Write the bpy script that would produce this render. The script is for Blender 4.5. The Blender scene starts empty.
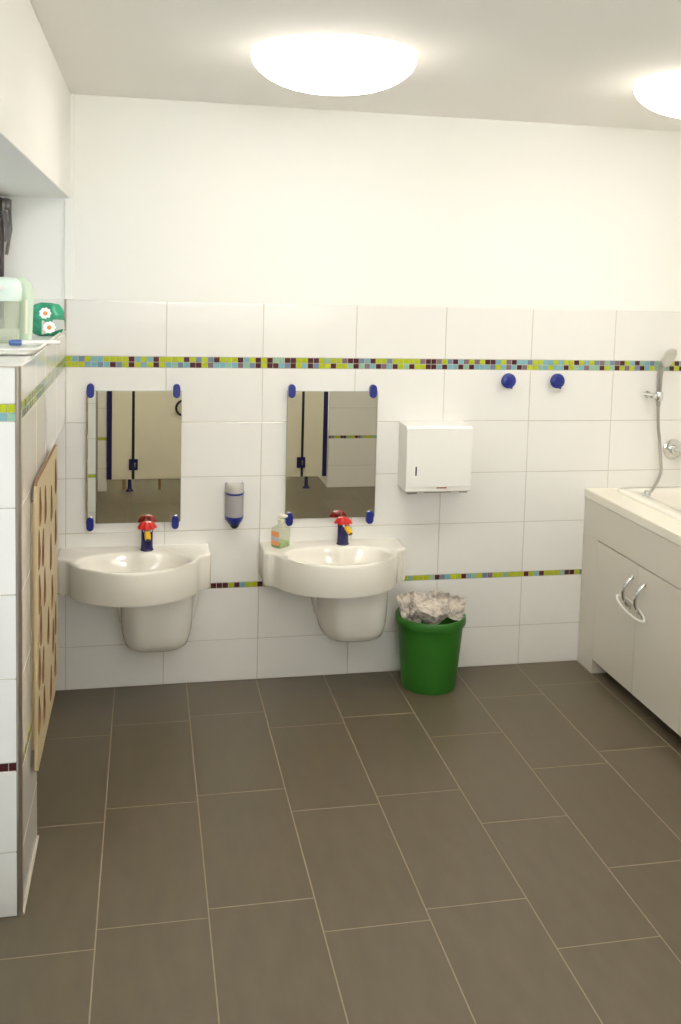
import bpy, bmesh, math, random
from mathutils import Vector, Matrix, noise
random.seed(7)
S = bpy.context.scene
COL = S.collection
PI = math.pi

# ------------------------------------------------------------------ materials
def lin(h):
    h = h.lstrip('#')
    out = []
    for i in (0, 2, 4):
        c = int(h[i:i+2], 16) / 255
        out.append(c / 12.92 if c <= .04045 else ((c + .055) / 1.055) ** 2.4)
    return out + [1]

def mat(name, col, rough=.5, metal=0, spec=.5, trans=0, ior=1.5, emit=None, estr=0, coat=0,
        var=0, vscale=8, bump=0, bscale=60, vstretch=(1, 1, 1), rvar=0):
    m = bpy.data.materials.new(name)
    m.use_nodes = True
    nt = m.node_tree
    b = nt.nodes['Principled BSDF']
    c = lin(col) if isinstance(col, str) else list(col) + [1]
    b.inputs['Base Color'].default_value = c
    b.inputs['Roughness'].default_value = rough
    b.inputs['Metallic'].default_value = metal
    b.inputs['Specular IOR Level'].default_value = spec
    b.inputs['Transmission Weight'].default_value = trans
    b.inputs['IOR'].default_value = ior
    b.inputs['Coat Weight'].default_value = coat
    if emit:
        b.inputs['Emission Color'].default_value = lin(emit)
        b.inputs['Emission Strength'].default_value = estr
    tc = nt.nodes.new('ShaderNodeTexCoord')
    mp = nt.nodes.new('ShaderNodeMapping')
    mp.inputs['Scale'].default_value = vstretch
    nt.links.new(tc.outputs['Object'], mp.inputs['Vector'])
    if var:
        n = nt.nodes.new('ShaderNodeTexNoise')
        n.inputs['Scale'].default_value = vscale
        n.inputs['Detail'].default_value = 5
        nt.links.new(mp.outputs['Vector'], n.inputs['Vector'])
        r = nt.nodes.new('ShaderNodeMapRange')
        r.inputs['From Min'].default_value = .3
        r.inputs['From Max'].default_value = 1.1
        r.inputs['To Min'].default_value = 1 - var
        r.inputs['To Max'].default_value = 1 + var
        nt.links.new(n.outputs['Fac'], r.inputs['Value'])
        mx = nt.nodes.new('ShaderNodeMix')
        mx.data_type = 'RGBA'
        mx.blend_type = 'MULTIPLY'
        mx.inputs[0].default_value = 1
        mx.inputs[6].default_value = c
        nt.links.new(r.outputs['Result'], mx.inputs[7])
        nt.links.new(mx.outputs[2], b.inputs['Base Color'])
        if rvar:
            r2 = nt.nodes.new('ShaderNodeMapRange')
            r2.inputs['From Min'].default_value = .3
            r2.inputs['From Max'].default_value = 1.1
            r2.inputs['To Min'].default_value = rough - rvar
            r2.inputs['To Max'].default_value = rough + rvar
            nt.links.new(n.outputs['Fac'], r2.inputs['Value'])
            nt.links.new(r2.outputs['Result'], b.inputs['Roughness'])
    if bump:
        n = nt.nodes.new('ShaderNodeTexNoise')
        n.inputs['Scale'].default_value = bscale
        n.inputs['Detail'].default_value = 3
        nt.links.new(mp.outputs['Vector'], n.inputs['Vector'])
        bp = nt.nodes.new('ShaderNodeBump')
        bp.inputs['Strength'].default_value = bump
        bp.inputs['Distance'].default_value = .01
        nt.links.new(n.outputs['Fac'], bp.inputs['Height'])
        nt.links.new(bp.outputs['Normal'], b.inputs['Normal'])
    return m

M = {}
M['plaster'] = mat('white_plaster', '#efeee8', .75, var=.01, vscale=3, bump=.04, bscale=90)
M['ceil'] = mat('ceiling_paint', '#f3f1ec', .85, var=.01, vscale=2)
M['grout'] = mat('wall_grout', '#c3bcae', .8, var=.05, vscale=40)
M['tile'] = mat('glazed_white_tile', '#e9e7e2', .05, var=.012, vscale=2.2, bump=.012, bscale=7, vstretch=(3, 3, 1))
M['floor_tile'] = mat('brown_grey_floor_tile', '#675d4a', .38, var=.15, vscale=7, vstretch=(3.0, .9, 1), bump=.03, bscale=120, rvar=.06, spec=.45)
M['floor_grout'] = mat('floor_grout', '#9c9079', .85, var=.1, vscale=30)
M['ceramic'] = mat('cream_ceramic', '#ece8dd', .10, var=.008, vscale=3, coat=.3)
M['ceramic_grey'] = mat('siphon_ceramic', '#e4e1da', .16, var=.008, vscale=3, coat=.2)
M['steel'] = mat('edge_profile_steel', '#9a8f82', .35, metal=.7, var=.05, vscale=30)
M['chrome'] = mat('polished_chrome', '#d8d8d6', .12, metal=1, var=.02, vscale=20)
M['blue'] = mat('blue_plastic', '#1d2b80', .28, var=.03, vscale=30)
M['navy'] = mat('dark_blue_plastic', '#232157', .25, var=.03, vscale=30)
M['red'] = mat('red_plastic', '#cf231d', .22, var=.06, vscale=40)
M['yellow'] = mat('yellow_plastic', '#f0bd0e', .3, var=.03, vscale=40)
M['black'] = mat('black_rubber', '#17161a', .4, var=.05, vscale=30)
M['white'] = mat('white_plastic', '#f0efea', .3, var=.008, vscale=10)
M['dispwhite'] = mat('white_painted_steel', '#eceae4', .32, var=.006, vscale=6)
M['cab'] = mat('white_laminate', '#d8d2c5', .3, var=.008, vscale=5)
M['kick'] = mat('toe_kick_grey', '#8a8378', .5, var=.04, vscale=20)
M['worktop'] = mat('cream_worktop', '#eee9da', .2, var=.008, vscale=5)
M['green'] = mat('green_plastic', '#2c6d1d', .38, var=.04, vscale=20)
M['cubicle'] = mat('beige_cubicle_board', '#e6e1cd', .4, var=.02, vscale=4)
M['brass'] = mat('cubicle_foot_metal', '#a5825a', .35, metal=.5, var=.05, vscale=40)
M['frame'] = mat('dark_window_frame', '#3b2c25', .45, var=.08, vscale=20, vstretch=(4, 4, .5))
M['rail'] = mat('blind_bracket_grey', '#77726f', .4, metal=.5, var=.1, vscale=30)
M['mint'] = mat('mint_plastic', '#e2f1e8', .3, var=.01, vscale=10)
M['mintb'] = mat('pale_green_plastic', '#dcefd8', .25, trans=.2, var=.01, vscale=10)
M['wood'] = mat('pale_birch_board', '#c9b58f', .42, var=.07, vscale=6, vstretch=(2, 2, .35))
M['woodedge'] = mat('brown_board_edge', '#916a45', .6, var=.25, vscale=40, vstretch=(1, 1, .3))
M['liquid'] = mat('green_soap', '#b4e07c', .15, trans=.5, ior=1.35, var=.02, vscale=10)
M['lblue'] = mat('light_blue_plastic', '#5876b4', .35, var=.02, vscale=20)
M['orange'] = mat('orange_label', '#efa163', .4, var=.02, vscale=30)
M['labelgrey'] = mat('grey_label', '#c3bcc0', .4, var=.05, vscale=60)
M['foil'] = mat('green_foil', '#3fae86', .22, var=.5, vscale=26, bump=.4, bscale=30)
M['petal'] = mat('white_petal_print', '#eef1ee', .3, var=.02, vscale=30)
M['heart'] = mat('orange_flower_print', '#d98a28', .35, var=.15, vscale=80)
M['clear'] = None
M['mirror'] = mat('mirror_silver', (.86, .84, .75), .005, metal=1)
M['mirroredge'] = mat('mirror_edge', '#cfd6cf', .1, trans=.3, var=.02, vscale=20)
M['lamp'] = mat('opal_lamp_glass', '#fff6e4', .3, emit='#fff8ee', estr=13, var=.005, vscale=5)
nt = M['lamp'].node_tree          # the bulbs sit in the middle of the dome: its rim glows less
g_tc = nt.nodes.new('ShaderNodeTexCoord')
g_sx = nt.nodes.new('ShaderNodeSeparateXYZ')
g_mr = nt.nodes.new('ShaderNodeMapRange')
for k_, v_ in (('From Min', -.010), ('From Max', -.085), ('To Min', .95), ('To Max', 13.0)):
    g_mr.inputs[k_].default_value = v_
nt.links.new(g_tc.outputs['Object'], g_sx.inputs[0])
nt.links.new(g_sx.outputs['Z'], g_mr.inputs['Value'])
nt.links.new(g_mr.outputs['Result'], nt.nodes['Principled BSDF'].inputs['Emission Strength'])
MOS = {'L': '#b3bf22', 'B': '#7fb0bb', 'T': '#92b9a0', 'M': '#4f2328', 'P': '#806a72', 'S': '#75879b'}
for k, v in MOS.items():
    M['mos' + k] = mat('mosaic_' + {'L': 'lime', 'B': 'light_blue', 'T': 'mint', 'M': 'maroon', 'P': 'mauve', 'S': 'slate'}[k], v, .1, var=.09, vscale=25)

def clear_mat(name, tint, amount=.85, rough=.02):
    m = bpy.data.materials.new(name)
    m.use_nodes = True
    nt = m.node_tree
    nt.nodes.clear()
    out = nt.nodes.new('ShaderNodeOutputMaterial')
    tr = nt.nodes.new('ShaderNodeBsdfTransparent')
    tr.inputs['Color'].default_value = lin(tint)
    gl = nt.nodes.new('ShaderNodeBsdfPrincipled')
    gl.inputs['Base Color'].default_value = lin(tint)
    gl.inputs['Roughness'].default_value = rough
    n = nt.nodes.new('ShaderNodeTexNoise')
    n.inputs['Scale'].default_value = 6
    r = nt.nodes.new('ShaderNodeMapRange')
    r.inputs['To Min'].default_value = 1 - amount - .02
    r.inputs['To Max'].default_value = 1 - amount + .02
    nt.links.new(n.outputs['Fac'], r.inputs['Value'])
    mx = nt.nodes.new('ShaderNodeMixShader')
    nt.links.new(r.outputs['Result'], mx.inputs['Fac'])
    nt.links.new(tr.outputs[0], mx.inputs[1])
    nt.links.new(gl.outputs[0], mx.inputs[2])
    nt.links.new(mx.outputs[0], out.inputs['Surface'])
    return m
M['pane'] = clear_mat('window_glass', '#f4f8f8', .9)
M['jugglass'] = clear_mat('clear_jug_plastic', '#f5f7f0', .82, .05)
M['bottle'] = clear_mat('clear_bottle_plastic', '#f6f7ee', .80, .08)
M['cartridge'] = clear_mat('translucent_cartridge', '#e6e1e2', .5, .25)
M['film'] = clear_mat('clear_packet_film', '#eef0ea', .45, .08)

def news():
    m = mat('newsprint', '#cfc4b4', .8)
    nt = m.node_tree
    b = nt.nodes['Principled BSDF']
    tc = nt.nodes.new('ShaderNodeTexCoord')
    w = nt.nodes.new('ShaderNodeTexNoise')
    w.inputs['Scale'].default_value = 130
    w.inputs['Detail'].default_value = 2
    n = nt.nodes.new('ShaderNodeTexNoise')
    n.inputs['Scale'].default_value = 17
    n.inputs['Detail'].default_value = 3
    nt.links.new(tc.outputs['Object'], w.inputs['Vector'])
    nt.links.new(tc.outputs['Object'], n.inputs['Vector'])
    r = nt.nodes.new('ShaderNodeValToRGB')
    r.color_ramp.elements[0].position = .45
    r.color_ramp.elements[0].color = (.1, .1, .1, 1)
    r.color_ramp.elements[1].position = .62
    r.color_ramp.elements[1].color = (1, 1, 1, 1)
    nt.links.new(n.outputs['Fac'], r.inputs['Fac'])
    mul = nt.nodes.new('ShaderNodeMath')
    mul.operation = 'MULTIPLY'
    nt.links.new(w.outputs['Fac'], mul.inputs[0])
    nt.links.new(r.outputs['Color'], mul.inputs[1])
    mx = nt.nodes.new('ShaderNodeMix')
    mx.data_type = 'RGBA'
    mx.inputs[6].default_value = lin('#d2c8bb')
    mx.inputs[7].default_value = lin('#5f5a57')
    nt.links.new(mul.outputs[0], mx.inputs[0])
    nt.links.new(mx.outputs[2], b.inputs['Base Color'])
    return m
M['news'] = news()

# ------------------------------------------------------------------ mesh helpers
class MB:
    def __init__(self):
        self.bm = bmesh.new()
        self.mi = 0
        self.round = False

    def add(self, other, mx=None):
        if mx is not None:
            bmesh.ops.transform(other, matrix=mx, verts=other.verts)
        for f in other.faces:
            f.material_index = self.mi
        me = bpy.data.meshes.new('tmp')
        other.to_mesh(me)
        other.free()
        self.bm.from_mesh(me)
        bpy.data.meshes.remove(me)
        return self

    def box(self, x0, x1, y0, y1, z0, z1, bev=0, seg=2, mx=None):
        b = bmesh.new()
        bmesh.ops.create_cube(b, size=1)
        for v in b.verts:
            v.co = Vector(((x0 + x1) / 2 + v.co.x * (x1 - x0), (y0 + y1) / 2 + v.co.y * (y1 - y0), (z0 + z1) / 2 + v.co.z * (z1 - z0)))
        if bev:
            bmesh.ops.bevel(b, geom=list(b.edges), offset=bev, segments=seg, profile=.5, affect='EDGES')
        return self.add(b, mx)

    def rings(self, rings, cap0=True, cap1=True, closed=True, mx=None):
        self.round = True
        b = bmesh.new()
        vs = [[b.verts.new(p) for p in r] for r in rings]
        n = len(rings[0])
        for a, c in zip(vs[:-1], vs[1:]):
            for i in range(n if closed else n - 1):
                j = (i + 1) % n
                b.faces.new((a[i], a[j], c[j], c[i]))
        if cap0:
            b.faces.new(list(reversed(vs[0])))
        if cap1:
            b.faces.new(vs[-1])
        bmesh.ops.remove_doubles(b, verts=b.verts, dist=1e-6)
        bmesh.ops.recalc_face_normals(b, faces=b.faces)
        return self.add(b, mx)

    def lathe(self, prof, seg=32, mx=None, fn=None, cap0=True, cap1=True):
        rs = []
        for r, z in prof:
            ring = []
            for i in range(seg):
                a = 2 * PI * i / seg
                rr = fn(a, r, z) if fn else r
                ring.append(Vector((max(rr, 1e-5) * math.cos(a), max(rr, 1e-5) * math.sin(a), z)))
            rs.append(ring)
        return self.rings(rs, cap0, cap1, mx=mx)

    def tube(self, pts, r, seg=10, mx=None, cap=True, flat=1):
        pts = [Vector(p) for p in pts]
        rs = []
        up = None
        for i, p in enumerate(pts):
            t = (pts[min(i + 1, len(pts) - 1)] - pts[max(i - 1, 0)]).normalized()
            if up is None:
                up = Vector((0, 0, 1)) if abs(t.z) < .9 else Vector((1, 0, 0))
            s = t.cross(up).normalized()
            up = s.cross(t).normalized()
            rr = r[i] if isinstance(r, (list, tuple)) else r
            rs.append([p + s * rr * math.cos(2 * PI * k / seg) + up * rr * flat * math.sin(2 * PI * k / seg) for k in range(seg)])
        return self.rings(rs, cap, cap, mx=mx)

    def prism(self, poly, h0, h1, mx=None, bev=0):
        b = bmesh.new()
        lo = [b.verts.new((p[0], p[1], h0)) for p in poly]
        hi = [b.verts.new((p[0], p[1], h1)) for p in poly]
        n = len(poly)
        top = b.faces.new(hi)
        bot = b.faces.new(list(reversed(lo)))
        for i in range(n):
            b.faces.new((lo[i], lo[(i + 1) % n], hi[(i + 1) % n], hi[i]))
        if bev:
            es = list(set(top.edges) | set(bot.edges))
            bmesh.ops.bevel(b, geom=es, offset=bev, segments=2, profile=.5, affect='EDGES')
        bmesh.ops.recalc_face_normals(b, faces=b.faces)
        return self.add(b, mx)

    def quad(self, *p):
        f = self.bm.faces.new([self.bm.verts.new(q) for q in p])
        f.material_index = self.mi
        return self

    def tile(self, O, U, V, N, u0, u1, v0, v1, gap=.0028, inset=.0012, depth=.0025, mid=.0007):
        O, U, V, N = map(Vector, (O, U, V, N))
        g = gap / 2
        P = lambda u, v, d: O + U * u + V * v - N * d
        rs = []
        for e, d in ((g, depth), (g, mid), (g + inset, 0)):
            rs.append([P(u0 + e, v0 + e, d), P(u1 - e, v0 + e, d), P(u1 - e, v1 - e, d), P(u0 + e, v1 - e, d)])
        vs = [[self.bm.verts.new(p) for p in r] for r in rs]
        want = N
        fs = []
        for a, c in zip(vs[:-1], vs[1:]):
            for i in range(4):
                j = (i + 1) % 4
                fs.append(self.bm.faces.new((a[i], a[j], c[j], c[i])))
        fs.append(self.bm.faces.new(vs[-1]))
        for f in fs:
            f.material_index = self.mi
        fs[-1].normal_update()
        if fs[-1].normal.dot(want) < 0:
            for f in fs:
                f.normal_flip()
        return self

    def build(self, name, mats, parent=None, smooth=None, loc=None):
        if smooth is None:
            smooth = 35 if self.round else 20
        me = bpy.data.meshes.new(name)
        self.bm.to_mesh(me)
        self.bm.free()
        if not isinstance(mats, (list, tuple)):
            mats = [mats]
        for m in mats:
            me.materials.append(m)
        if smooth:
            for p in me.polygons:
                p.use_smooth = True
            me.set_sharp_from_angle(angle=math.radians(smooth))
        o = bpy.data.objects.new(name, me)
        COL.objects.link(o)
        if parent:
            o.parent = parent
        if loc:
            o.location = loc
        return o

def tag(o, label=None, cat=None, group=None, kind=None):
    if label: o['label'] = label
    if cat: o['category'] = cat
    if group: o['group'] = group
    if kind: o['kind'] = kind
    return o

def thing(name, label, cat, loc=(0, 0, 0), rz=0, group=None):
    o = bpy.data.objects.new(name, None)
    o.empty_display_size = .05
    COL.objects.link(o)
    o.location = loc
    o.rotation_euler = (0, 0, rz)
    return tag(o, label, cat, group)

def dup(root, loc, label, rz=None):
    r = root.copy()
    COL.objects.link(r)
    r.location = loc
    r['label'] = label
    if rz is not None:
        r.rotation_euler = (0, 0, rz)
    def rec(src, dst):
        for ch in [c for c in bpy.data.objects if c.parent == src]:
            c = ch.copy()
            COL.objects.link(c)
            c.parent = dst
            rec(ch, c)
    rec(root, r)
    return r

def struct(o):
    o['kind'] = 'structure'
    return o

def rrect(x0, x1, y0, y1, r, n=5):
    pts = []
    for cx, cy, a0 in ((x1 - r, y0 + r, -PI / 2), (x1 - r, y1 - r, 0), (x0 + r, y1 - r, PI / 2), (x0 + r, y0 + r, PI)):
        for i in range(n + 1):
            a = a0 + PI / 2 * i / n
            pts.append((cx + r * math.cos(a), cy + r * math.sin(a)))
    return pts

RX = Matrix.Rotation(PI / 2, 4, 'X')       # local z -> -y

# ------------------------------------------------------------------ room shell
ROWS = [(0, .1832), (.1832, .4107), (.4341, .6652), (.6652, .8943), (.8943, 1.1261), (1.1261, 1.3546), (1.4003, 1.6281)]
CZ = 2.44
XR, YF = 3.15, -5.2

# floor: brown-grey 30 x 60 tiles in a staggered bond, measured joint by joint
mb = MB()
mb.box(-.30, XR + .1, YF - .1, .12, -.12, -.0005)
off = {0: .166, 1: .242, 2: .279, 3: .134, 4: .180, 5: .564, 6: .275, 7: .36}
rnd = random.Random(3)
mb.mi = 1
for k in range(-2, 10):
    u0 = .2 + .298 * (k - 1)
    o = off.get(k, rnd.random() * .596)
    y = o - .596 * 9
    while y < .1:
        a, b = max(y, YF), min(y + .596, .01)
        xa, xb = max(u0, -.3), min(u0 + .298, XR)
        if b - a > .02 and xb - xa > .02:
            mb.tile((0, 0, 0), (1, 0, 0), (0, 1, 0), (0, 0, 1), xa, xb, a, b, gap=.0038, inset=.0006, depth=.0007, mid=.0003)
        y += .596
struct(mb.build('floor', [M['floor_grout'], M['floor_tile']], smooth=0))

struct(MB().box(-.4, XR + .12, YF - .12, .14, CZ, CZ + .1).build('ceiling', M['ceil']))

# back wall
mb = MB()
mb.box(-.40, XR + .12, .0032, .14, 0, CZ)
mb.mi = 1
mb.quad((-.25, .002, 0), (XR, .002, 0), (XR, .002, 1.6275), (-.25, .002, 1.6275))
mb.mi = 2
for z0, z1 in ROWS:
    cols = [(-.25, 0)] + [(.4 * i, min(.4 * i + .4, XR)) for i in range(8)]
    for x0, x1 in cols:
        mb.tile((0, 0, 0), (1, 0, 0), (0, 0, 1), (0, -1, 0), x0, x1, z0, z1)
struct(mb.build('wall_back', [M['plaster'], M['grout'], M['tile']], smooth=0))

TOP = 'LBSLBBLLLLMBLBML' + 'LLLMLSLSMLLLMBLML' + 'MTTMMLLMMLTLLPMMSB' + 'MLLSLLLLLPMMPLSM' + 'BPLPLMMBLPMBBSLLB' + 'BLBLLMLBLSPTSPMLBM' + 'TBSTLMLMB'
BOT = 'LLLBBSBMSLMLBLML' + 'BTSBMMLPBBTBPTSML' + 'MMBSMLBMSLLMLLTMTP' + 'BMPBMLTMLLMMBMBB' + 'MTMBBBSLBPBMPLLTB' + 'LBBMLTBPTTMLTMLPLS' + 'MBLTTTMLM'
KEYS = 'MBTLPS'
rnd = random.Random(11)
rc = lambda: rnd.choices('LBTMPS', (34, 20, 12, 20, 7, 7))[0]
def mosaic(mb, O, U, N, length, rows, pitch=.0248, start=0.0):
    """rows: list of (z0, z1, sequence)."""
    for z0, z1, seq in rows:
        i = 0
        while start + i * pitch < length - .004:
            ch = seq[i] if i < len(seq) else rc()
            mb.mi = KEYS.index(ch)
            mb.tile(O, U, (0, 0, 1), N, start + i * pitch, min(start + (i + 1) * pitch, length), z0, z1, gap=.0024, inset=.0007, depth=.0026)
            i += 1
MOSM = [M['mos' + k] for k in KEYS]
DB = [(1.3775, 1.4003), (1.3546, 1.3775)]
SB = (.4107, .4341)
thin = [rc() for _ in range(24)] + list('MMMLMBLLML') + [rc() for _ in range(24)] + list('LTLLLTMSBLLMBTLSPLLTLLLMLBMLLLTMML')
mb = MB()
mosaic(mb, (0, 0, 0), (1, 0, 0), (0, -1, 0), XR, [(DB[0][0], DB[0][1], TOP), (DB[1][0], DB[1][1], BOT), (SB[0], SB[1], thin)])
mosaic(mb, (-.25, 0, 0), (1, 0, 0), (0, -1, 0), .25, [(SB[0], SB[1], [])])
struct(mb.build('trim_1', MOSM, smooth=0))

# left side: tiled pier, apron below the window ledge, recess behind the wooden panel
PY, PE = -1.456, -1.08
mb = MB()
mb.box(-.40, -.0022, PY + .0022, PE, 0, 1.494)
mb.box(-.40, -.0022, PE, .004, 1.1261, 1.494)
mb.box(-.40, -.25, PE, .004, 0, 1.1261)
mb.mi = 1
for z0, z1 in ROWS:
    z1 = min(z1, 1.496)
    mb.tile((0, 0, 0), (0, 1, 0), (0, 0, 1), (1, 0, 0), PY + .006, PE, z0, z1)
    mb.tile((0, PY, 0), (1, 0, 0), (0, 0, 1), (0, -1, 0), -.25, -.008, z0, z1)
    if z0 > 1.1:
        for y0, y1 in ((PE, -.8), (-.8, -.4), (-.4, 0)):
            mb.tile((0, 0, 0), (0, 1, 0), (0, 0, 1), (1, 0, 0), y0, y1, z0, z1)
struct(mb.build('wall_left', [M['grout'], M['tile']], smooth=0))
mb = MB()
mosaic(mb, (0, PY + .008, 0), (0, 1, 0), (1, 0, 0), -PY - .008, [(DB[0][0], DB[0][1], []), (DB[1][0], DB[1][1], [])])
mosaic(mb, (0, PY + .008, 0), (0, 1, 0), (1, 0, 0), PE - PY - .008, [(SB[0], SB[1], [])])
mosaic(mb, (-.008, PY, 0), (-1, 0, 0), (0, -1, 0), .24, [(DB[0][0], DB[0][1], 'LL'), (DB[1][0], DB[1][1], 'TB'), (SB[0], SB[1], 'MML')])
struct(mb.build('trim_2', MOSM, smooth=0))
mb = MB()   # steel edge profile on the pier corner, along its top, and at the reveal corner
mb.tube([(-.0075, PY + .0075, 0), (-.0075, PY + .0075, 1.498)], .0095, 16)
mb.box(-.25, -.004, PY - .001, PY + .006, 1.495, 1.5, .001)
struct(mb.build('trim_3', M['steel']))
struct(MB().box(-.006, .003, -.004, .002, 1.502, 1.628, .001).build('trim_4', M['steel']))
struct(MB().box(-.004, .006, PY + .004, PE, 0, .007, .002).build('trim_5', M['grout']))
# plastered window ledge
struct(MB().box(-.25, -.001, PY + .0005, 0, 1.494, 1.502, .002).build('trim_6', M['white']))
# beam over window and balcony door
struct(MB().box(-.40, .018, YF, .003, 2.03, CZ, .004).build('wall_left_upper', M['plaster']))
struct(MB().box(-.004, .033, -.012, .003, 1.629, CZ, .002).build('trim_10', M['plaster']))

# left wall nearer the camera, its tiled end facing the balcony door
RY = -2.35
TY_ = -3.77
mb = MB()
mb.box(-.40, .0128, RY - .10, RY - .0022, 0, 2.03)
mb.box(-.40, -.06, YF, RY - .10, 0, 2.03)
mb.box(-.06, .021, TY_ - .1, TY_ - .0022, 0, 2.03)
mb.mi = 1
mb.quad((.0125, RY - .0018, 0), (-.25, RY - .0018, 0), (-.25, RY - .0018, 1.627), (.0125, RY - .0018, 1.627))
mb.quad((.021, TY_ - .0018, 0), (-.06, TY_ - .0018, 0), (-.06, TY_ - .0018, 1.627), (.021, TY_ - .0018, 1.627))
mb.mi = 2
for z0, z1 in ROWS:
    mb.tile((0, RY, 0), (1, 0, 0), (0, 0, 1), (0, 1, 0), -.25, .010, z0, z1)
    mb.tile((.015, 0, 0), (0, 1, 0), (0, 0, 1), (1, 0, 0), RY - .10, RY - .006, z0, z1)
    mb.tile((0, TY_, 0), (1, 0, 0), (0, 0, 1), (0, 1, 0), -.06, .021, z0, z1)
struct(mb.build('wall_left_near', [M['plaster'], M['grout'], M['tile']], smooth=0))
mb = MB()
mosaic(mb, (.010, RY, 0), (-1, 0, 0), (0, 1, 0), .24, [(SB[0], SB[1], 'LLLL'), (DB[0][0], DB[0][1], []), (DB[1][0], DB[1][1], [])])
mosaic(mb, (.021, TY_, 0), (-1, 0, 0), (0, 1, 0), .08, [(SB[0], SB[1], 'LLL'), (DB[0][0], DB[0][1], []), (DB[1][0], DB[1][1], [])])
struct(mb.build('trim_7', MOSM, smooth=0))
struct(MB().tube([(.0105, RY - .005, 0), (.0105, RY - .005, 1.63)], .0072, 12).build('trim_8', M['steel']))

# right wall, rear wall, tiled block opposite the basins
struct(MB().box(XR, XR + .12, YF, .0, 0, CZ).build('wall_right', M['plaster']))
mb = MB()
mb.box(-.4, .12, YF - .12, YF, 0, CZ).box(1.72, XR + .12, YF - .12, YF, 0, CZ).box(.12, 1.72, YF - .12, YF, 0, 1.40).box(.12, 1.72, YF - .12, YF, 2.30, CZ)  # opening left for the made-up rear window
struct(mb.build('wall_rear', M['plaster']))
struct(MB().box(.0, 1.79, YF, -4.62, 0, 1.2).build('light_block_low', M['plaster']))  # unseen block added to keep rear window light off the cubicle floor
TY = -3.77
mb = MB()
mb.box(1.80, XR, TY - .12, TY - .0022, 0, CZ)
mb.box(1.80, 1.90, YF, TY - .12, 0, CZ)
mb.mi = 1
mb.quad((XR, TY - .0018, 0), (1.80, TY - .0018, 0), (1.80, TY - .0018, 1.627), (XR, TY - .0018, 1.627))
mb.mi = 2
for z0, z1 in ROWS:
    x = 1.80
    while x < XR - .05:
        mb.tile((0, TY, 0), (1, 0, 0), (0, 0, 1), (0, 1, 0), x, min(x + .4, XR), z0, z1)
        x += .4
struct(mb.build('wall_front', [M['plaster'], M['grout'], M['tile']], smooth=0))
mb = MB()
mosaic(mb, (1.80, TY, 0), (1, 0, 0), (0, 1, 0), XR - 1.8, [(SB[0], SB[1], list('PSLLMMTLLMPBLLLTTMM')), (DB[0][0], DB[0][1], []), (DB[1][0], DB[1][1], [])])
struct(mb.build('trim_9', MOSM, smooth=0))

# windows in the thick outer wall
def window(name, y0, y1, z0, z1):
    r = struct(bpy.data.objects.new(name, None))
    COL.objects.link(r)
    f = MB()
    w = .055
    X0, X1 = -.30, -.235
    f.box(X0, X1, y0, y1, z0, z0 + w, .004).box(X0, X1, y0, y1, z1 - w, z1, .004)
    f.box(X0, X1, y0, y0 + w, z0 + w, z1 - w, .004).box(X0, X1, y1 - w, y1, z0 + w, z1 - w, .004)
    f.build('window_frame', M['frame'], r)
    MB().box(-.275, -.269, y0 + w, y1 - w, z0 + w, z1 - w).build('pane', M['pane'], r)
    return r
w1 = window('window_1', PY, 0, 1.495, 2.02)
MB().tube([(-.228, -.10, 2.005), (-.226, -.10, 1.97), (-.222, -.075, 1.955), (-.215, -.05, 1.90), (-.218, -.05, 1.85)], .010, 8).tube(
    [(-.222, -.03, 2.0), (-.21, -.03, 1.985), (-.205, -.03, 1.90), (-.212, -.03, 1.86), (-.222, -.03, 1.80)], .006, 8).box(
    -.235, -.205, -.06, -.002, 1.975, 2.018, .004).build('blind_bracket', M['rail'], w1)
window('window_2', RY, PY, 0, 2.02)
w3 = struct(bpy.data.objects.new('fill_window', None))  # made-up rear window, added to carry the frontal fill light
COL.objects.link(w3)
f = MB()
f.box(.12, 1.72, YF - .08, YF - .02, 1.40, 1.45, .003).box(.12, 1.72, YF - .08, YF - .02, 2.25, 2.30, .003)
for xa in (.12, .90, 1.67):
    f.box(xa, xa + .05, YF - .08, YF - .02, 1.45, 2.25, .003)
f.build('window_frame', M['frame'], w3)
MB().box(.17, 1.67, YF - .053, YF - .047, 1.45, 2.25).build('pane', M['pane'], w3)

# ------------------------------------------------------------------ ceiling lamps
def make_lamp():
    t = thing('ceiling_lamp', 'glowing round ceiling dome above the wash basins', 'lamp', (.886, -1.015, CZ), group='round opal ceiling lamps')
    MB().lathe([(.236, -.0005), (.238, -.001), (.238, -.002), (.235, -.0025), (.10, -.0025)], 64).build('mounting_ring', M['white'], t)
    R, D = .259, .114
    prof = [(.19, -.0025), (.244, -.003), (.254, -.005), (R, -.011)]
    for i in range(1, 15):
        a = PI / 2 * i / 14
        prof.append((R * math.cos(a) ** .8, -.011 - (D - .011) * math.sin(a) ** 1.1))
    MB().lathe(prof, 64, cap0=True, cap1=True).build('lamp_shade', M['lamp'], t)
    return t
lamp = make_lamp()
dup(lamp, (2.200, -1.00, CZ), 'glowing round ceiling dome above the bath cabinet, cut by the right edge')
FILL_LAMPS = [(.886, -3.0, CZ)]  # unseen extra lamp, added to brighten the basin wall

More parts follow.
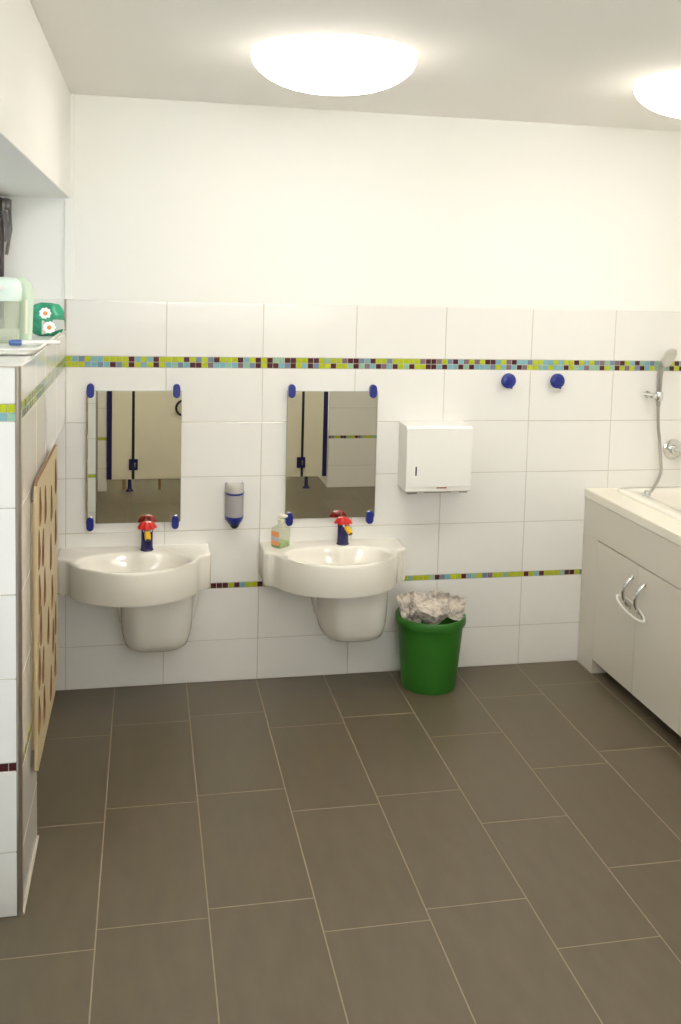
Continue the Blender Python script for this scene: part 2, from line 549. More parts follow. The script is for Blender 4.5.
# ------------------------------------------------------------------ wash basins
def basin_outline():
    W = .305
    side = [(W, -.135 * i / 8) for i in range(9)]
    key = [(W, -.135), (.302, -.152), (.292, -.165), (.278, -.173), (.264, -.185), (.252, -.207), (.240, -.235), (.217, -.272), (.178, -.315), (.125, -.352), (.064, -.379), (0, -.388)]
    P = [Vector((x, y, 0)) for x, y in [(W, -.12)] + key + [(-.064, -.379)]]
    pts = list(side)
    for i in range(1, len(P) - 2):
        p0, p1, p2, p3 = P[i - 1:i + 3]
        for k in range(1, 6):
            u = k / 5
            q = .5 * ((2 * p1) + (p2 - p0) * u + (2 * p0 - 5 * p1 + 4 * p2 - p3) * u * u + (3 * p1 - p0 - 3 * p2 + p3) * u ** 3)
            pts.append((q.x, q.y))
    pts[-1] = (0, -.388)
    left = [(-x, y) for x, y in reversed(pts[:-1])]
    back = [(-W + 2 * W * i / 40, 0.0) for i in range(1, 40)]
    return pts + left + back
OUT = basin_outline()
BC = Vector((0, -.215))
def inner_r(a, tapx=.045):
    s, c = math.sin(a), math.cos(a)
    A, B = .222, (.142 if s < 0 else .128)
    n = 2.3
    r = (abs(c / A) ** n + abs(s / B) ** n) ** (-1 / n)
    ta = math.atan2(.13, tapx)
    r *= 1 - .20 * math.exp(-((a - ta) / .36) ** 2)
    return r
def make_basin():
    t = thing('wash_basin', 'cream wall-hung wash basin without a bottle, in the left corner', 'basin', (.279, 0, .6), group='wall-hung wash basins')
    def ring(s, z, shift=0):
        return [Vector((x * s, min(y * s + shift, -.0005 if y > -.001 else 9), z)) for x, y in OUT]
    def inset(d, z):
        out = []
        n = len(OUT)
        for i, (x, y) in enumerate(OUT):
            p, q = Vector(OUT[i - 1]), Vector(OUT[(i + 1) % n])
            tt = (q - p)
            nn = Vector((tt.y, -tt.x)).normalized()
            c = Vector((x, y))
            if nn.dot(c - BC) > 0:
                nn = -nn
            c = c + nn * d
            yy = -.001 if y > -.001 else min(c.y, -.001)
            if z < -.1:
                z_ = z + .013 * min(1, (-c.y / .38) ** 2)
            else:
                z_ = z
            out.append(Vector((c.x, yy, z_)))
        return out
    def bowl(s, z, blend=0, rim=1):
        out = []
        for x, y in OUT:
            a = math.atan2(y - BC.y, x - BC.x)
            r = inner_r(a) * s
            k = blend
            ex = .155 * s
            r = r * (1 - k) + ex * k
            out.append(Vector((BC.x + r * math.cos(a), BC.y + r * math.sin(a), z)))
        return out
    rs = [inset(.012, -.146), inset(.003, -.144), inset(0, -.136), inset(0, -.010), inset(.002, -.003), inset(.007, 0),
          bowl(1.05, -.0005), bowl(1.0, -.004), bowl(.97, -.013), bowl(.93, -.035), bowl(.86, -.07, .1), bowl(.70, -.098, .3),
          bowl(.45, -.108, .6), bowl(.14, -.112, 1)]
    MB().rings(rs, True, True).build('bowl', M['ceramic'], t, smooth=50)
    d = MB().lathe([(.024, 0), (.024, .003), (.018, .004), (.006, .002)], 24).build('drain', M['chrome'], t)
    d.location = (BC.x, BC.y, -.1122)
    # siphon cover
    SX = .090
    rs = []
    for z, w, dp in ((-.147, .158, .25), (-.20, .157, .247), (-.27, .155, .242), (-.32, .152, .236), (-.35, .146, .228),
                     (-.374, .139, .214), (-.387, .124, .192), (-.393, .098, .16), (-.3955, .03, .10)):
        rg = []
        for i in range(25):
            a = PI * i / 24
            ca, sa = math.cos(a), math.sin(a)
            rg.append(Vector((SX + w * .95 * math.copysign(abs(ca) ** .62, ca), -dp * abs(sa) ** .62 - .002, z)))
        rs.append(rg)
    MB().rings(rs, True, True).build('siphon_cover', M['ceramic_grey'], t, smooth=60)
    rs = []
    for z, w in ((-.147, .180), (-.20, .174), (-.26, .166), (-.32, .152)):
        rs.append([Vector((SX + x * w / .178, y, z)) for x, y in ((.178, -.001), (.178, -.02), (.165, -.035), (-.165, -.035), (-.178, -.02), (-.178, -.001))])
    MB().rings(rs, True, True).build('mounting_bracket', M['ceramic_grey'], t, smooth=50)
    return t
b1 = make_basin()
b1.location = (.281, 0, .6075)
b2 = dup(b1, (1.107, 0, .6075), 'cream wall-hung wash basin with a soap bottle on its left corner')

# bird-faced taps
def make_tap():
    t = thing('tap', 'dark blue bird-faced tap with red cap, facing straight ahead on left basin', 'tap', (.328, -.068, .607), group='bird-faced taps')
    MB().lathe([(.026, 0), (.0275, .003), (.0245, .007), (.0235, .04), (.0235, .091), (.021, .096), (.012, .098)], 32).build('body', M['navy'], t)
    scal = lambda a, r, z: r * (1 + (.13 * math.cos(7 * a) if r > .022 else .05 * math.cos(7 * a)))
    cap = MB().lathe([(.020, .093), (.031, .0905), (.0365, .0925), (.0345, .0975), (.029, .107), (.023, .1145), (.014, .119), (.004, .1205)], 84, fn=scal).build('cap', M['red'], t, smooth=50)
    d = Vector((0, -.83, -.56))
    b = MB().tube([(0, -.016, .077), (0, -.028, .073), (0, -.043, .061), (0, -.049, .055)], [.0095, .0125, .012, .0105], 20, flat=.9).build('beak_spout', M['yellow'], t)
    MB().tube([(0, -.0483, .0556), (0, -.0512, .0528)], .0088, 20).build('aerator', M['black'], b)
    for s in (-1, 1):
        e = MB()
        bm = bmesh.new(); bmesh.ops.create_uvsphere(bm, u_segments=16, v_segments=10, radius=.0072)
        e.add(bm, Matrix.Translation((s * .0105, -.0195, .086)))
        eo = e.build('eye', M['white'], t)
        p = MB(); bm = bmesh.new(); bmesh.ops.create_uvsphere(bm, u_segments=12, v_segments=8, radius=.0034)
        p.add(bm, Matrix.Translation((s * .0105, -.0252, .0865)))
        p.build('pupil', M['black'], eo)
    MB().tube([(0, .022, .03), (0, .030, .03), (0, .032, .055)], .0035, 10).build('pop_up_rod', M['chrome'], t)
    return t
tap = make_tap()
tap.rotation_euler.z = math.radians(4)
dup(tap, (1.150, -.068, .607), 'dark blue bird-faced tap with red cap, beak turned right on right basin', math.radians(30))

# ------------------------------------------------------------------ mirrors
def make_mirror():
    t = thing('mirror', 'frameless wall mirror above the left corner basin', 'mirror', (.273, 0, .708), group='frameless mirrors with blue clips')
    W, Hh = .385, .552
    MB().box(-W / 2, W / 2, -.0145, -.0095, 0, Hh).build('backing', M['mirroredge'], t)
    MB().box(-W / 2 + .0015, W / 2 - .0015, -.0152, -.0146, .0015, Hh - .0015).build('glass', M['mirror'], t, smooth=0)
    for x in (-W / 2 + .018, W / 2 - .022):
        for z, s in ((0, 1), (Hh, 1)):
            pts = []
            r, h = .0145, .0145
            for i in range(13):
                a = PI * i / 12
                pts.append((x + r * math.cos(a), z + h + r * math.sin(a)))
            for i in range(13):
                a = PI + PI * i / 12
                pts.append((x + r * math.cos(a), z - h + r * math.sin(a)))
            MB().prism([(p[0], p[1]) for p in pts], .0005, .027, RX, .004).build('clip', M['blue'], t)
    return t
mir = make_mirror()
mir2 = dup(mir, (1.103, 0, .708), 'frameless wall mirror above the right basin beside the paper towel box')
mir2.scale.x = 1.025

# ------------------------------------------------------------------ soap dispenser on the wall
t = thing('soap_dispenser', 'small translucent soap dispenser with blue base between the mirrors', 'soap dispenser', (.689, 0, .679))
t.scale = (1.12, 1.08, 1.0)
def dring(w, dp, z, y0=-.012):
    return [Vector((w * math.cos(PI * i / 20), y0 - dp * math.sin(PI * i / 20), z)) for i in range(21)]
MB().box(-.034, .034, -.012, .0006, .03, .19, .004).build('back_plate', M['blue'], t)
MB().rings([dring(.0345, .05, .053), dring(.0345, .051, .10), dring(.0345, .051, .146)]).build('cartridge', M['cartridge'], t)
MB().rings([dring(.036, .053, .146), dring(.036, .053, .154)]).build('band', M['blue'], t)
MB().rings([dring(.0345, .05, .1545), dring(.0345, .05, .176), dring(.032, .047, .186), dring(.026, .04, .192)]).build('lid', clear_mat('frosted_lid_plastic', '#efece4', .4, .3), t)
MB().rings([dring(.0355, .052, .0525), dring(.0355, .052, .045), dring(.031, .048, .032), dring(.022, .04, .018)]).build('base', M['blue'], t)
MB().lathe([(.019, .0175), (.022, .034), (.014, .008), (.008, .001), (.003, 0)][0:1] + [(.014, .008), (.008, .001), (.003, 0)], 24, Matrix.Translation((0, -.034, 0))).build('push_nozzle', M['black'], t)

# ------------------------------------------------------------------ soap bottle on the right basin
t = thing('soap_bottle', 'clear pump bottle with green soap and orange label on right basin', 'soap bottle', (.880, -.078, .6075), math.radians(40))
def rr(hx, hy, r, z):
    return [Vector((p[0], p[1], z)) for p in rrect(-hx, hx, -hy, hy, r)]
MB().rings([rr(.030, .025, .006, 0.0), rr(.033, .028, .008, .004), rr(.033, .028, .008, .075), rr(.031, .026, .008, .083), rr(.017, .015, .008, .092), rr(.010, .010, .006, .096), rr(.010, .010, .006, .103)]).build('bottle', M['bottle'], t)
MB().rings([rr(.0305, .0255, .007, .003), rr(.0305, .0255, .007, .024)]).build('soap', M['liquid'], t)
lb2 = MB().box(-.0337, -.0332, -.022, .022, .012, .070, .0002).build('label', M['orange'], t)
MB().box(-.0341, -.03375, -.022, .022, .030, .050).build('text_band', M['labelgrey'], lb2)
MB().lathe([(.012, .103), (.013, .106), (.013, .116), (.006, .118), (.0045, .119), (.0045, .128)], 20).box(-.012, .012, -.030, .010, .128, .139, .004).build('pump', mat('cream_pump', '#e9e6d2', .3, var=.02), t)

# ------------------------------------------------------------------ paper towel box
t = thing('paper_towel_dispenser', 'white metal paper towel box on the tiled wall beside right mirror', 'paper towel dispenser', (1.548, 0, .84))
MB().prism([(-.002, .006), (-.128, 0), (-.132, .006), (-.132, .272), (-.124, .284), (-.002, .288)], -.146, .146,
           Matrix(((0, 0, 1, 0), (1, 0, 0, 0), (0, 1, 0, 0), (0, 0, 0, 1))), .004).build('housing', M['dispwhite'], t)
MB().box(-.145, .145, -.1365, -.132, .022, .276, .002).build('door', M['dispwhite'], t)
MB().box(-.105, -.0985, -.1372, -.1366, .073, .112, .0002).build('level_window', M['black'], t)
lg = MB()
x = -.006
for wdt, gap in ((.006, .001), (.006, .001), (.005, .001), (.005, .001), (.005, .0015), (.010, 0)):
    lg.box(x, x + wdt, -.1334, -.1319, .0155, .0205 if wdt < .01 else .022, .0002)
    x += wdt + gap
lg.build('logo', mat('red_logo_print', '#c05a4c', .4, var=.1, vscale=200), t)
MB().box(-.132, -.088, -.12, -.03, -.010, .002, .003).build('foot', M['kick'], t)
MB().box(.100, .136, -.12, -.03, -.008, .002, .003).build('foot', M['kick'], t)
MB().box(-.06, .06, -.125, -.05, -.004, .001, .001).build('paper_slot', M['kick'], t)

# ------------------------------------------------------------------ towel hooks
def make_hook():
    t = thing('towel_hook', 'round blue towel knob nearer the paper towel box', 'hook', (1.885, 0, 1.31), group='blue towel knobs')
    MB().lathe([(.016, -.0006), (.016, .004), (.011, .010), (.011, .026)], 24, RX).build('stem', M['blue'], t)
    MB().lathe([(.012, .024), (.029, .026), (.0335, .032), (.033, .039), (.027, .044), (.010, .046)], 32, RX).box(
        .008, .018, -.043, -.032, -.036, -.026, .003).build('knob', M['blue'], t)
    return t
hk = make_hook()
dup(hk, (2.115, 0, 1.31), 'round blue towel knob nearer the hand shower')

# ------------------------------------------------------------------ waste bin and newspaper
BX, BY = 1.527, -.156
t = thing('waste_bin', 'round green plastic waste bin on floor beside right basin', 'waste bin', (BX, BY, 0))
MB().lathe([(.113, .0), (.117, .002), (.118, .008), (.141, .285), (.141, .286), (.137, .288), (.115, .012), (.05, .010)], 64).build('bucket', M['green'], t)
MB().lathe([(.1415, .284), (.150, .281), (.152, .285), (.152, .312), (.148, .318), (.143, .318), (.1385, .312), (.1385, .286)], 64, cap0=False, cap1=False).build('rim', M['green'], t)

def crumple(name, label, loc, size, seed, rot):
    bm = bmesh.new()
    bmesh.ops.create_icosphere(bm, subdivisions=5, radius=1)
    rg = random.Random(seed)
    planes = []
    for _ in range(46):                                   # a ball of paper: flat facets and sharp creases
        n = Vector((rg.gauss(0, 1), rg.gauss(0, 1), rg.gauss(0, 1))).normalized()
        planes.append((n, rg.uniform(.72, 1.0)))
    offv = Vector((rg.random() * 30, rg.random() * 30, rg.random() * 30))
    for v in bm.verts:
        p = v.co.normalized()
        d = 1.15
        for n, h in planes:
            c = p.dot(n)
            if c > .05:
                d = min(d, h / c)
        d += .20 * (abs(noise.noise(p * 2.6 + offv)) - .2) - .09 * abs(noise.noise(p * 6 + offv))
        v.co = Vector((p.x * size[0], p.y * size[1], p.z * size[2])) * d
    o = MB().add(bm).build(name, M['news'], smooth=14)
    o.location = loc
    o.rotation_euler = rot
    tag(o, label, 'newspaper', 'crumpled newspaper in the bin')
    return o
def sheet(name, label, loc, w, h, seed, rot, amp=.03, curl=.0, pleat=0):
    bm = bmesh.new()
    bmesh.ops.create_grid(bm, x_segments=36, y_segments=36, size=.5)
    rg = random.Random(seed)
    offv = Vector((rg.random() * 30, rg.random() * 30, rg.random() * 30))
    for v in bm.verts:
        x, y = v.co.x, v.co.y
        z = amp * (abs(noise.noise(Vector((x * 3.2, y * 3.2, 0)) + offv)) * 2.2 - .5) + amp * .25 * abs(noise.noise(Vector((x * 8, y * 8, 3)) + offv))
        if pleat:
            a = math.atan2(y + .62, x)
            z += pleat * abs(((a * 5.2 + .35 * noise.noise(offv + Vector((x * 3, y * 3, 1)))) % 1) - .5) * (y + .6)
        ed = 1 + .07 * noise.noise(Vector((x * 4, y * 4, 9)) + offv)
        v.co = Vector((x * w * ed, y * h * ed, z + curl * (x * x + y * y) * w))
    bmesh.ops.solidify(bm, geom=list(bm.faces), thickness=.0012)
    o = MB().add(bm).build(name, M['news'], smooth=16)
    o.location = loc
    o.rotation_euler = rot
    tag(o, label, 'newspaper', 'crumpled newspaper in the bin')
    return o
crumple('crumpled_newspaper', 'crumpled newspaper ball filling the middle front of the green bin', (BX + .004, BY - .022, .334), (.098, .068, .052), 5, (.2, .15, .4))
crumple('crumpled_newspaper', 'crumpled newspaper ball at the left rear of the green bin', (BX - .058, BY + .024, .352), (.070, .05, .068), 9, (.4, .1, 1.2))
sheet('newspaper_sheet', 'loose newspaper sheet standing up along the left rim of green bin', (BX - .098, BY - .010, .335), .10, .15, 21, (1.25, -.05, .55), .016)
sheet('newspaper_sheet', 'fanned newspaper sheet leaning over the right rim of the green bin', (BX + .064, BY - .006, .342), .165, .105, 33, (.78, .22, -.15), .012, .2, .030)

# ------------------------------------------------------------------ bath cabinet
FX = 2.29
t = thing('bath_cabinet', 'white laminate cabinet under the bath, along the right wall', 'cabinet', (FX, 0, 0))
Y0, Y1 = -.003, -1.72
mb = MB()
mb.box(0, .02, Y1, Y0, .6125, .772, .0015).box(0, .07, -.1515, Y0, 0, .6125, .0015)
mb.build('front_panel', M['cab'], t)
MB().box(.02, .84, Y1, Y1 + .02, 0, .772, .001).build('side_panel', M['cab'], t)
MB().box(.082, .09, Y1 + .02, -.1515, 0, .064).build('toe_kick', M['kick'], t)
MB().box(.022, .84, Y1 + .02, -.1515, .065, .081).build('bottom_board', M['cab'], t)
doors = [(-.1525, -.5125, -.476), (-.5155, -.876, -.577), (-.879, -1.26, -1.215), (-1.263, -1.70, -1.31)]
for ya, yb, hy in doors:
    d = MB().box(0.0, .019, yb, ya, .066, .608, .0012).build('door', M['cab'], t)
    pts = []
    for i in range(17):
        u = i / 16
        pts.append((-.038 * math.sin(PI * u) ** .75 - .001, hy - .028 * (u - .5) * 0 + .012 * (1 - u), .416 + .131 * u))
    h = MB().tube(pts, [.0062 + .0022 * math.sin(PI * i / 16) for i in range(17)], 14, flat=.75)
    h.lathe([(.009, 0), (.009, .002), (.006, .004)], 16, Matrix.Translation((0, hy + .012, .416)) @ Matrix.Rotation(-PI / 2, 4, 'Y'))
    h.lathe([(.009, 0), (.009, .002), (.006, .004)], 16, Matrix.Translation((0, hy, .547)) @ Matrix.Rotation(-PI / 2, 4, 'Y'))
    h.build('handle', M['chrome'], d)
# white child-lock strap looped round the two middle handles
pts = []
for i in range(41):
    a = 2 * PI * i / 40
    x = FX - .021 + .017 * math.cos(a) * 1
    yy = -.512 + .118 * math.cos(a + .55) * (1 if math.cos(a + .55) < 0 else .78)
    pts.append((FX - .022 - .018 * math.sin(a), -.508 + .112 * math.cos(a), .428 - .012 * math.sin(a) + .016 * math.cos(a)))
st = MB().tube(pts, .0042, 8, flat=1.3).build('child_lock_strap', M['white'])
tag(st, 'white child-lock strap looped around the two cabinet door handles', 'strap')

# worktop with opening and the inset tub
t2 = MB()
XW0, XW1 = FX - .006, XR - .002
t2.box(XW0, 2.43, -1.74, -.003, .7735, .815, .006).box(3.04, XW1, -1.74, -.003, .7735, .815, .006)
t2.box(2.428, 3.042, -.085, -.003, .7735, .815, .002).box(2.428, 3.042, -1.74, -1.42, .7735, .815, .002)
tag(t2.build('worktop', M['worktop']), 'cream worktop around the bath on top of the white cabinet', 'worktop')
t3 = thing('bathtub', 'white inset washing bath sunk into the cream worktop', 'bathtub', (2.735, -.75, .8155))
def tr(hx, hy, r, z):
    return [Vector((p[0], p[1], z)) for p in rrect(-hx, hx, -hy, hy, r, 8)]
MB().rings([tr(.30, .66, .05, -.002), tr(.335, .70, .06, 0.0), tr(.335, .70, .06, .006), tr(.331, .696, .06, .011), tr(.30, .665, .06, .012), tr(.262, .625, .07, .012), tr(.252, .615, .07, .006), tr(.247, .61, .08, -.02),
            tr(.225, .58, .09, -.20), tr(.20, .55, .09, -.235), tr(.12, .45, .09, -.245)], False, True).build('tub_shell', M['ceramic'], t3, smooth=50)
dd = MB().lathe([(.03, 0), (.03, .004), (.02, .005), (.004, .003)], 24).build('drain', M['chrome'], t3)
dd.location = (0, .40, -.2445)

# ------------------------------------------------------------------ shower, holder, mixer
t = thing('shower_holder', 'small chrome wall holder carrying the hand shower', 'shower holder', (2.575, 0, 1.245))
MB().lathe([(.017, .0005), (.017, .004), (.0115, .007), (.0115, .050)], 24, RX).build('wall_arm', M['chrome'], t)
MB().lathe([(.0165, -.020), (.0185, -.016), (.0185, .016), (.0165, .020)], 24, Matrix.Translation((.022, -.062, 0))).box(-.006, .010, -.072, -.045, -.010, .010, .003).build('cradle', M['chrome'], t)
MB().tube([(.0, -.058, .004), (-.030, -.060, .008), (-.062, -.060, .011)], [.005, .0045, .003], 10).build('lever', M['white'], t)

t = thing('hand_shower', 'grey chrome hand shower with hanging hose above the bath', 'hand shower', (2.597, -.062, 1.245))
hpts = [(0, 0, -.045), (0, 0, .03), (-.003, -.004, .09), (-.001, -.012, .135), (.010, -.022, .172)]
MB().tube(hpts, [.0095, .0115, .013, .0145, .016], 18).build('handle', mat('satin_shower_grey', '#a8a5a0', .28, metal=.75, var=.03, vscale=20), t)
HR = Matrix.Translation((.022, -.030, .180)) @ Vector((.46, -.80, -.42)).to_track_quat('Z', 'X').to_matrix().to_4x4()
MB().lathe([(.012, -.020), (.034, -.012), (.046, 0), (.047, .006), (.043, .010), (.010, .011)], 36, HR).build('spray_head', mat('satin_head_grey', '#cfccc4', .3, metal=.6, var=.03, vscale=20), t)
hose = [(2.597, -.062, 1.205), (2.599, -.062, 1.16), (2.603, -.064, 1.10), (2.610, -.066, 1.05), (2.614, -.07, 1.00), (2.612, -.085, .95), (2.598, -.115, .91), (2.565, -.150, .878), (2.525, -.185, .850), (2.490, -.212, .835), (2.474, -.225, .828)]
# smooth the hose with Catmull-Rom
def cr(P, n=8):
    P = [Vector(p) for p in P]
    out = []
    for i in range(len(P) - 1):
        p0, p1, p2, p3 = P[max(i - 1, 0)], P[i], P[i + 1], P[min(i + 2, len(P) - 1)]
        for k in range(n):
            u = k / n
            out.append(.5 * ((2 * p1) + (p2 - p0) * u + (2 * p0 - 5 * p1 + 4 * p2 - p3) * u * u + (3 * p1 - p0 - 3 * p2 + p3) * u ** 3))
    out.append(P[-1])
    return out
hp = cr(hose)
MB().tube([p - Vector((2.597, -.062, 1.245)) for p in hp], [.0066 + .0007 * (i % 2) for i in range(len(hp))], 12).build('hose', mat('braided_hose', '#aaa69e', .35, metal=.6, var=.08, vscale=120), t)
MB().lathe([(.019, 0), (.019, .005), (.012, .009), (.010, .022)], 24, Matrix.Translation((2.470 - 2.597, -.228 + .062, .8275 - 1.245))).build('deck_outlet', M['chrome'], t)

t = thing('bath_mixer', 'round chrome mixer knob on the wall above the bath', 'mixer tap', (2.716, 0, .99))
MB().lathe([(.047, -.0006), (.047, .005), (.040, .010), (.022, .012), (.022, .022)], 40, RX).build('wall_plate', M['chrome'], t)
MB().lathe([(.021, .022), (.024, .028), (.024, .050), (.020, .056), (.006, .058)], 32, RX).build('knob', M['chrome'], t)
MB().tube([(.010, -.045, -.008), (.045, -.062, -.014), (.075, -.070, -.016)], [.009, .0075, .006], 12).build('lever', M['chrome'], t)

# ------------------------------------------------------------------ wooden panel with cut-out prints on the left wall
cu = bpy.data.curves.new('panel_curve', 'CURVE')
cu.dimensions = '2D'
cu.fill_mode = 'BOTH'
cu.extrude = .0045
cu.bevel_depth = 0
def spline(pts):
    s = cu.splines.new('POLY')
    s.points.add(len(pts) - 1)
    for p, q in zip(s.points, pts):
        p.co = (q[0], q[1], 0, 1)
    s.use_cyclic_u = True
ya, yb, za, zb = -1.25, -.605, .292, 1.147
op = []
for cx, cy, r, a0 in ((yb - .05, zb - .02, .02, 0), (ya + .02, zb - .02, .02, PI / 2), (ya + .02, za + .02, .02, PI), (yb - .09, za + .09, .09, 1.5 * PI)):
    if a0 == 0:
        cx = yb - r
    for i in range(9):
        a = a0 + PI / 2 * i / 8
        op.append((cx + r * math.cos(a), cy + r * math.sin(a)))
spline(op)
HOLES = [(-.672, 1.04), (-.822, .983), (-1.017, 1.025), (-1.165, 1.056), (-.675, .865), (-1.195, .935), (-1.091, .91), (-.847, .826),
         (-1.185, .80), (-1.04, .775), (-.801, .68), (-.680, .545), (-1.152, .69), (-.93, .61), (-.765, .515), (-1.19, .575),
         (-1.09, .545), (-.69, .40), (-.845, .385), (-1.20, .44), (-1.06, .41)]
rg = random.Random(5)
for y, z in HOLES:
    tl = rg.uniform(-.4, .4)
    pts = []
    for i in range(28):
        a = 2 * PI * i / 28
        r = .040 + .004 * math.cos(2 * a) + .006 * math.cos(3 * a)
        u, v = r * math.cos(a) * 1.4, r * math.sin(a) * .95
        pts.append((y + v * math.cos(tl) - u * math.sin(tl) * .5, z + u * math.cos(tl) + v * math.sin(tl)))
    spline(pts)
tmp = bpy.data.objects.new('panel_tmp', cu)
COL.objects.link(tmp)
bpy.context.view_layer.update()
me = bpy.data.meshes.new_from_object(tmp.evaluated_get(bpy.context.evaluated_depsgraph_get()))
bpy.data.objects.remove(tmp)
me.transform(Matrix(((0, 0, 1, 0), (1, 0, 0, 0), (0, 1, 0, 0), (0, 0, 0, 1))))
me.materials.clear()
me.materials.append(M['wood'])
me.materials.append(M['woodedge'])
me.update()
for p in me.polygons:
    p.material_index = 0 if abs(p.normal.x) > .7 or p.center.y < ya + .004 else 1
pan = bpy.data.objects.new('wooden_panel', me)
COL.objects.link(pan)
pan.location = (.0155, 0, 0)
MB().box(-.0155, -.0042, ya + .025, ya + .06, za + .06, zb - .06).build('batten', M['wood'], pan)
tag(pan, 'pale wooden board with brown-edged cut-outs mounted on the left wall', 'panel')

# ------------------------------------------------------------------ things on the window ledge
LZ = 1.502
t = tag(MB().rings([[Vector((p[0], p[1], LZ + z)) for p in rrect(-.215 - o, .010 + o, -1.20 - o, -.28 + o, .035, 6)] for o, z in ((-.02, .0005), (-.004, .003), (.004, .009), (0.009, .019), (.004, .022), (-.005, .016), (-.012, .008), (-.03, .006))], True, True).build('tray', M['white'], smooth=50),
        'low white plastic tray lying on the tiled window ledge', 'tray')
TZ = LZ + .0065

t = thing('jug', 'clear plastic jug with mint green lid and handle on window ledge', 'jug', (-.145, -.76, TZ))
def sq(h, r, z, k=1):
    return [Vector((p[0] * k, p[1], z)) for p in rrect(-h, h, -h, h, r, 5)]
MB().rings([sq(.050, .018, 0), sq(.054, .02, .004), sq(.058, .022, .06), sq(.064, .024, .135), sq(.062, .024, .135), sq(.056, .022, .06), sq(.051, .02, .008), sq(.02, .018, .006)], True, True).build('jug_body', M['jugglass'], t, smooth=40)
mb = MB().rings([sq(.066, .025, .1352), sq(.069, .026, .139), sq(.070, .026, .175), sq(.066, .028, .196), sq(.052, .028, .208), sq(.03, .028, .211)], True, True)
mb.build('lid', M['mint'], t, smooth=50)
MB().box(-.060, .028, -.0745, -.0695, .172, .186, .002).build('grip', M['white'], t)
hd = MB()
hd.tube(cr([(.050, 0, .192), (.070, 0, .190), (.082, 0, .172), (.083, 0, .12), (.081, 0, .06), (.078, 0, .004)]), .0135, 14, flat=1.5)
hh = hd.build('handle', M['mintb'], t)
MB().box(.078, .086, -.0225, -.019, .03, .14, .002).build('scale_strip', mat('cream_scale', '#efe6d0', .4, var=.04, vscale=90), hh)

t = thing('flower_packet', 'green packet printed with white daisies on the window ledge', 'packet', (-.030, -.44, TZ), math.radians(8))
bm = bmesh.new()
bmesh.ops.create_cube(bm, size=1)
bmesh.ops.subdivide_edges(bm, edges=bm.edges, cuts=14, use_grid_fill=True)
for v in bm.verts:
    x, y, z = v.co * 2
    puff = (1 - abs(x) ** 3) * (1 - abs(z) ** 3)
    rr_ = max(abs(x), abs(z))
    ro = (abs(x) ** 3.2 + abs(z) ** 3.2) ** (1 / 3.2) or 1     # round the corners off
    k = rr_ / ro
    p = Vector((x * k * .060, y * (.005 + .032 * max(puff, 0)), .060 + z * k * .060))
    q = p * 46
    p += Vector((.003, .0, .003)) * noise.noise(q) + Vector((0, math.copysign(.0045, y), 0)) * abs(noise.noise(q * .9 + Vector((5, 0, 2))))
    v.co = p
for v in bm.verts:
    v.co.z = max(v.co.z, .001)
MB().add(bm).build('wrapper', M['foil'], t, smooth=60)
def flower(cx, cz, r, tw, hyy):
    f = MB()
    pts = []
    for i in range(60):
        a = 2 * PI * i / 60
        rr_ = r * (.93 + .07 * math.cos(9 * a))
        pts.append((cx + rr_ * math.cos(a), cz + rr_ * math.sin(a)))
    f.prism(pts, hyy, hyy + .0012, RX)
    fo = f.build('daisy', M['petal'], t)
    MB().lathe([(r * .36, hyy + .0012), (r * .30, hyy + .003), (r * .1, hyy + .0035)], 24, Matrix.Translation((cx, 0, cz)) @ RX).build('flower_centre', M['heart'], fo)
flower(-.008, .084, .021, 0, .0385)
flower(.006, .034, .022, 0, .0385)
MB().prism([(-.02, .008), (.058, .03), (.056, .06), (.03, .062), (-.02, .058), (-.045, .056)][:5], .0372, .0380, RX).build('film_window', M['film'], t)

t = thing('toothbrush', 'white toothbrush with blue tip lying across the window ledge', 'toothbrush', (-.030, -.93, TZ + .006), math.radians(4))
MB().tube([(-.028, 0, .006), (.0, 0, .006), (.05, .002, .006), (.085, .003, .006)], [.012, .013, .012, .009], 12, flat=.7).build('handle', M['white'], t)
MB().tube([(-.066, 0, .006), (-.060, 0, .006), (-.034, 0, .006), (-.028, 0, .006)], [.008, .0125, .0125, .010], 12, flat=.8).build('tip', M['lblue'], t)

# ------------------------------------------------------------------ toilet cubicles opposite, seen in the mirrors
t = thing('toilet_cubicle', 'beige toilet cubicle front with dark blue posts, reflected in the mirrors', 'toilet cubicle', (.9, TY, 0))
X = lambda v: v - .9
ZB, ZT = .098, 1.30
for a, b in ((.022, .060), (1.751, 1.787)):
    MB().box(X(a), X(b), -.03, .015, ZB, ZT + .02, .003).build('post', M['navy'], t)
for a, b in ((.061, .215), (.815, .985), (1.592, 1.750)):
    MB().box(X(a), X(b), -.013, .013, ZB, ZT, .002).build('side_panel', M['cubicle'], t)
for a, b in ((.215, .236), (1.571, 1.592)):
    MB().box(X(a), X(b), -.012, .008, ZB, ZT, .001).build('door_stop', M['black'], t)
MB().box(X(.022), X(1.787), -.02, .018, ZT, ZT + .03, .003).build('top_rail', M['navy'], t)
MB().box(X(.89), X(.91), -.84, -.014, ZB, ZT, .002).build('divider', M['cubicle'], t)
for a, b, lx, rx in ((.237, .812, .228, .618), (.988, 1.570, 1.571, 1.20)):
    d = MB().box(X(a), X(b), -.013, .013, ZB, ZT, .002).build('door', M['cubicle'], t)
    k = MB().box(X(lx) - .035, X(lx) + .035, .0135, .028, .172, .262, .006).build('lock', M['navy'], d)
    MB().box(X(lx) + .006, X(lx) + .016, .028, .031, .195, .235, .001).build('thumb_turn', M['chrome'], k)
    ring = [(X(rx) + .060 * math.cos(2 * PI * i / 40), .024, .67 + .060 * math.sin(2 * PI * i / 40)) for i in range(41)]
    MB().tube(ring, .0095, 12).build('ring_pull', M['black'], d)
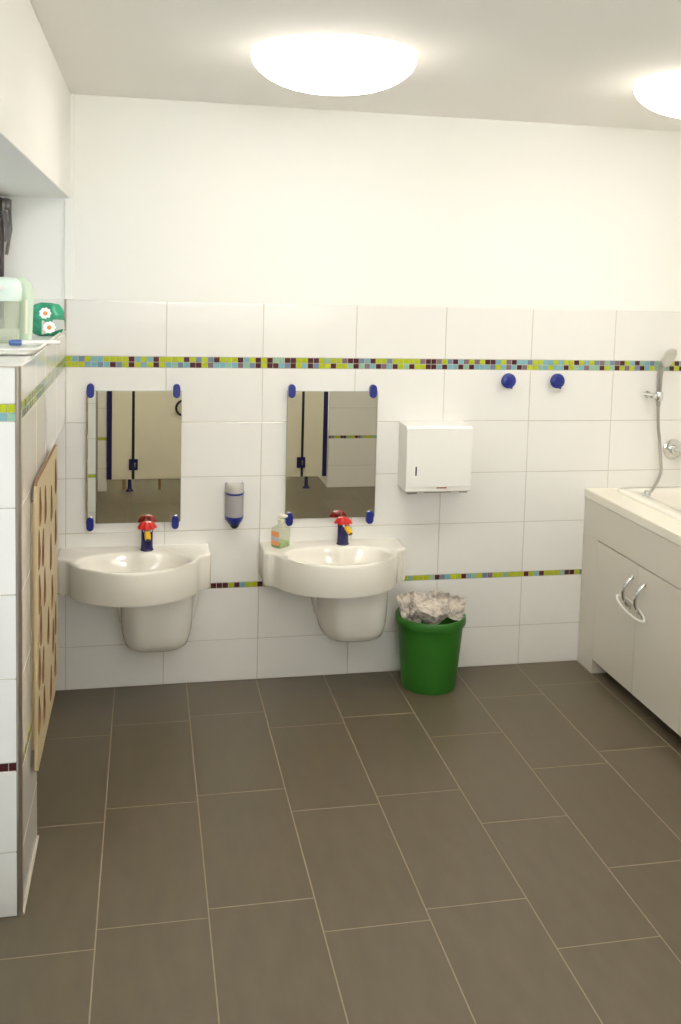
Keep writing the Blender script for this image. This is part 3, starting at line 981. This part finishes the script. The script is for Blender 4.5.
for fx, mm in ((.155, 'brass'), (.20, 'navy'), (.437, 'brass'), (.9, 'brass'), (1.36, 'brass'), (1.622, 'navy')):
    if mm == 'navy':
        MB().lathe([(.030, .0005), (.030, .006), (.016, .02), (.012, .099)], 20, Matrix.Translation((X(fx), 0, 0))).build('foot', M['navy'], t)
    else:
        MB().lathe([(.018, .0005), (.018, .004), (.012, .006), (.012, .099)], 20, Matrix.Translation((X(fx), -.05 if fx not in (.9,) else 0, 0))).build('foot', M['brass'], t)
for px in (.5, 1.3):
    pass

# ------------------------------------------------------------------ light
for i, p in enumerate(FILL_LAMPS):
    dup(lamp, p, 'unseen fill lamp, ceiling dome added over the toilet cubicle front')
ld = bpy.data.lights.new('rear_fill', 'AREA')
ld.shape = 'RECTANGLE'
ld.size, ld.size_y = 1.48, .78
ld.energy = 285
ld.color = (1.0, .965, .985)
lo = bpy.data.objects.new('rear_fill', ld)          # added fill light in the made-up rear window, brightens the back wall
COL.objects.link(lo)
lo.location = (.92, YF - .015, 1.85)
lo.rotation_euler = (PI / 2, 0, PI)
w = bpy.data.worlds.new('sky')
S.world = w
w.use_nodes = True
bg = w.node_tree.nodes['Background']
bg.inputs['Color'].default_value = (.90, .94, 1, 1)
bg.inputs['Strength'].default_value = 1.1

# ------------------------------------------------------------------ camera (solved from the tile joints)
f_px, yaw, pitch, roll = 974.08, .204399, -.088647, .026256
fw = Vector((math.sin(yaw) * math.cos(pitch), math.cos(yaw) * math.cos(pitch), math.sin(pitch)))
rt = Vector((math.cos(yaw), -math.sin(yaw), 0))
up = rt.cross(fw)
r2 = rt * math.cos(roll) + up * math.sin(roll)
u2 = -rt * math.sin(roll) + up * math.cos(roll)
cam = bpy.data.cameras.new('camera')
co = bpy.data.objects.new('camera', cam)
COL.objects.link(co)
co.matrix_world = Matrix(((r2.x, u2.x, -fw.x, .31701), (r2.y, u2.y, -fw.y, -4.07280), (r2.z, u2.z, -fw.z, 1.75333), (0, 0, 0, 1)))
cam.sensor_fit = 'AUTO'
cam.sensor_width = 36
cam.lens = f_px * 36 / 1024
cam.shift_x = -6.25 / 1024
cam.shift_y = -149.86 / 1024
cam.clip_start = .02
S.camera = co

S.view_settings.view_transform = 'Standard'
S.view_settings.look = 'None'
S.view_settings.gamma = 1
S.view_settings.use_curve_mapping = False
S.view_settings.exposure = 0.50
S.cycles.use_denoising = True
S.cycles.max_bounces = 10
S.cycles.diffuse_bounces = 6
S.cycles.glossy_bounces = 6
S.cycles.transparent_max_bounces = 12
S.cycles.caustics_reflective = False
S.cycles.caustics_refractive = False
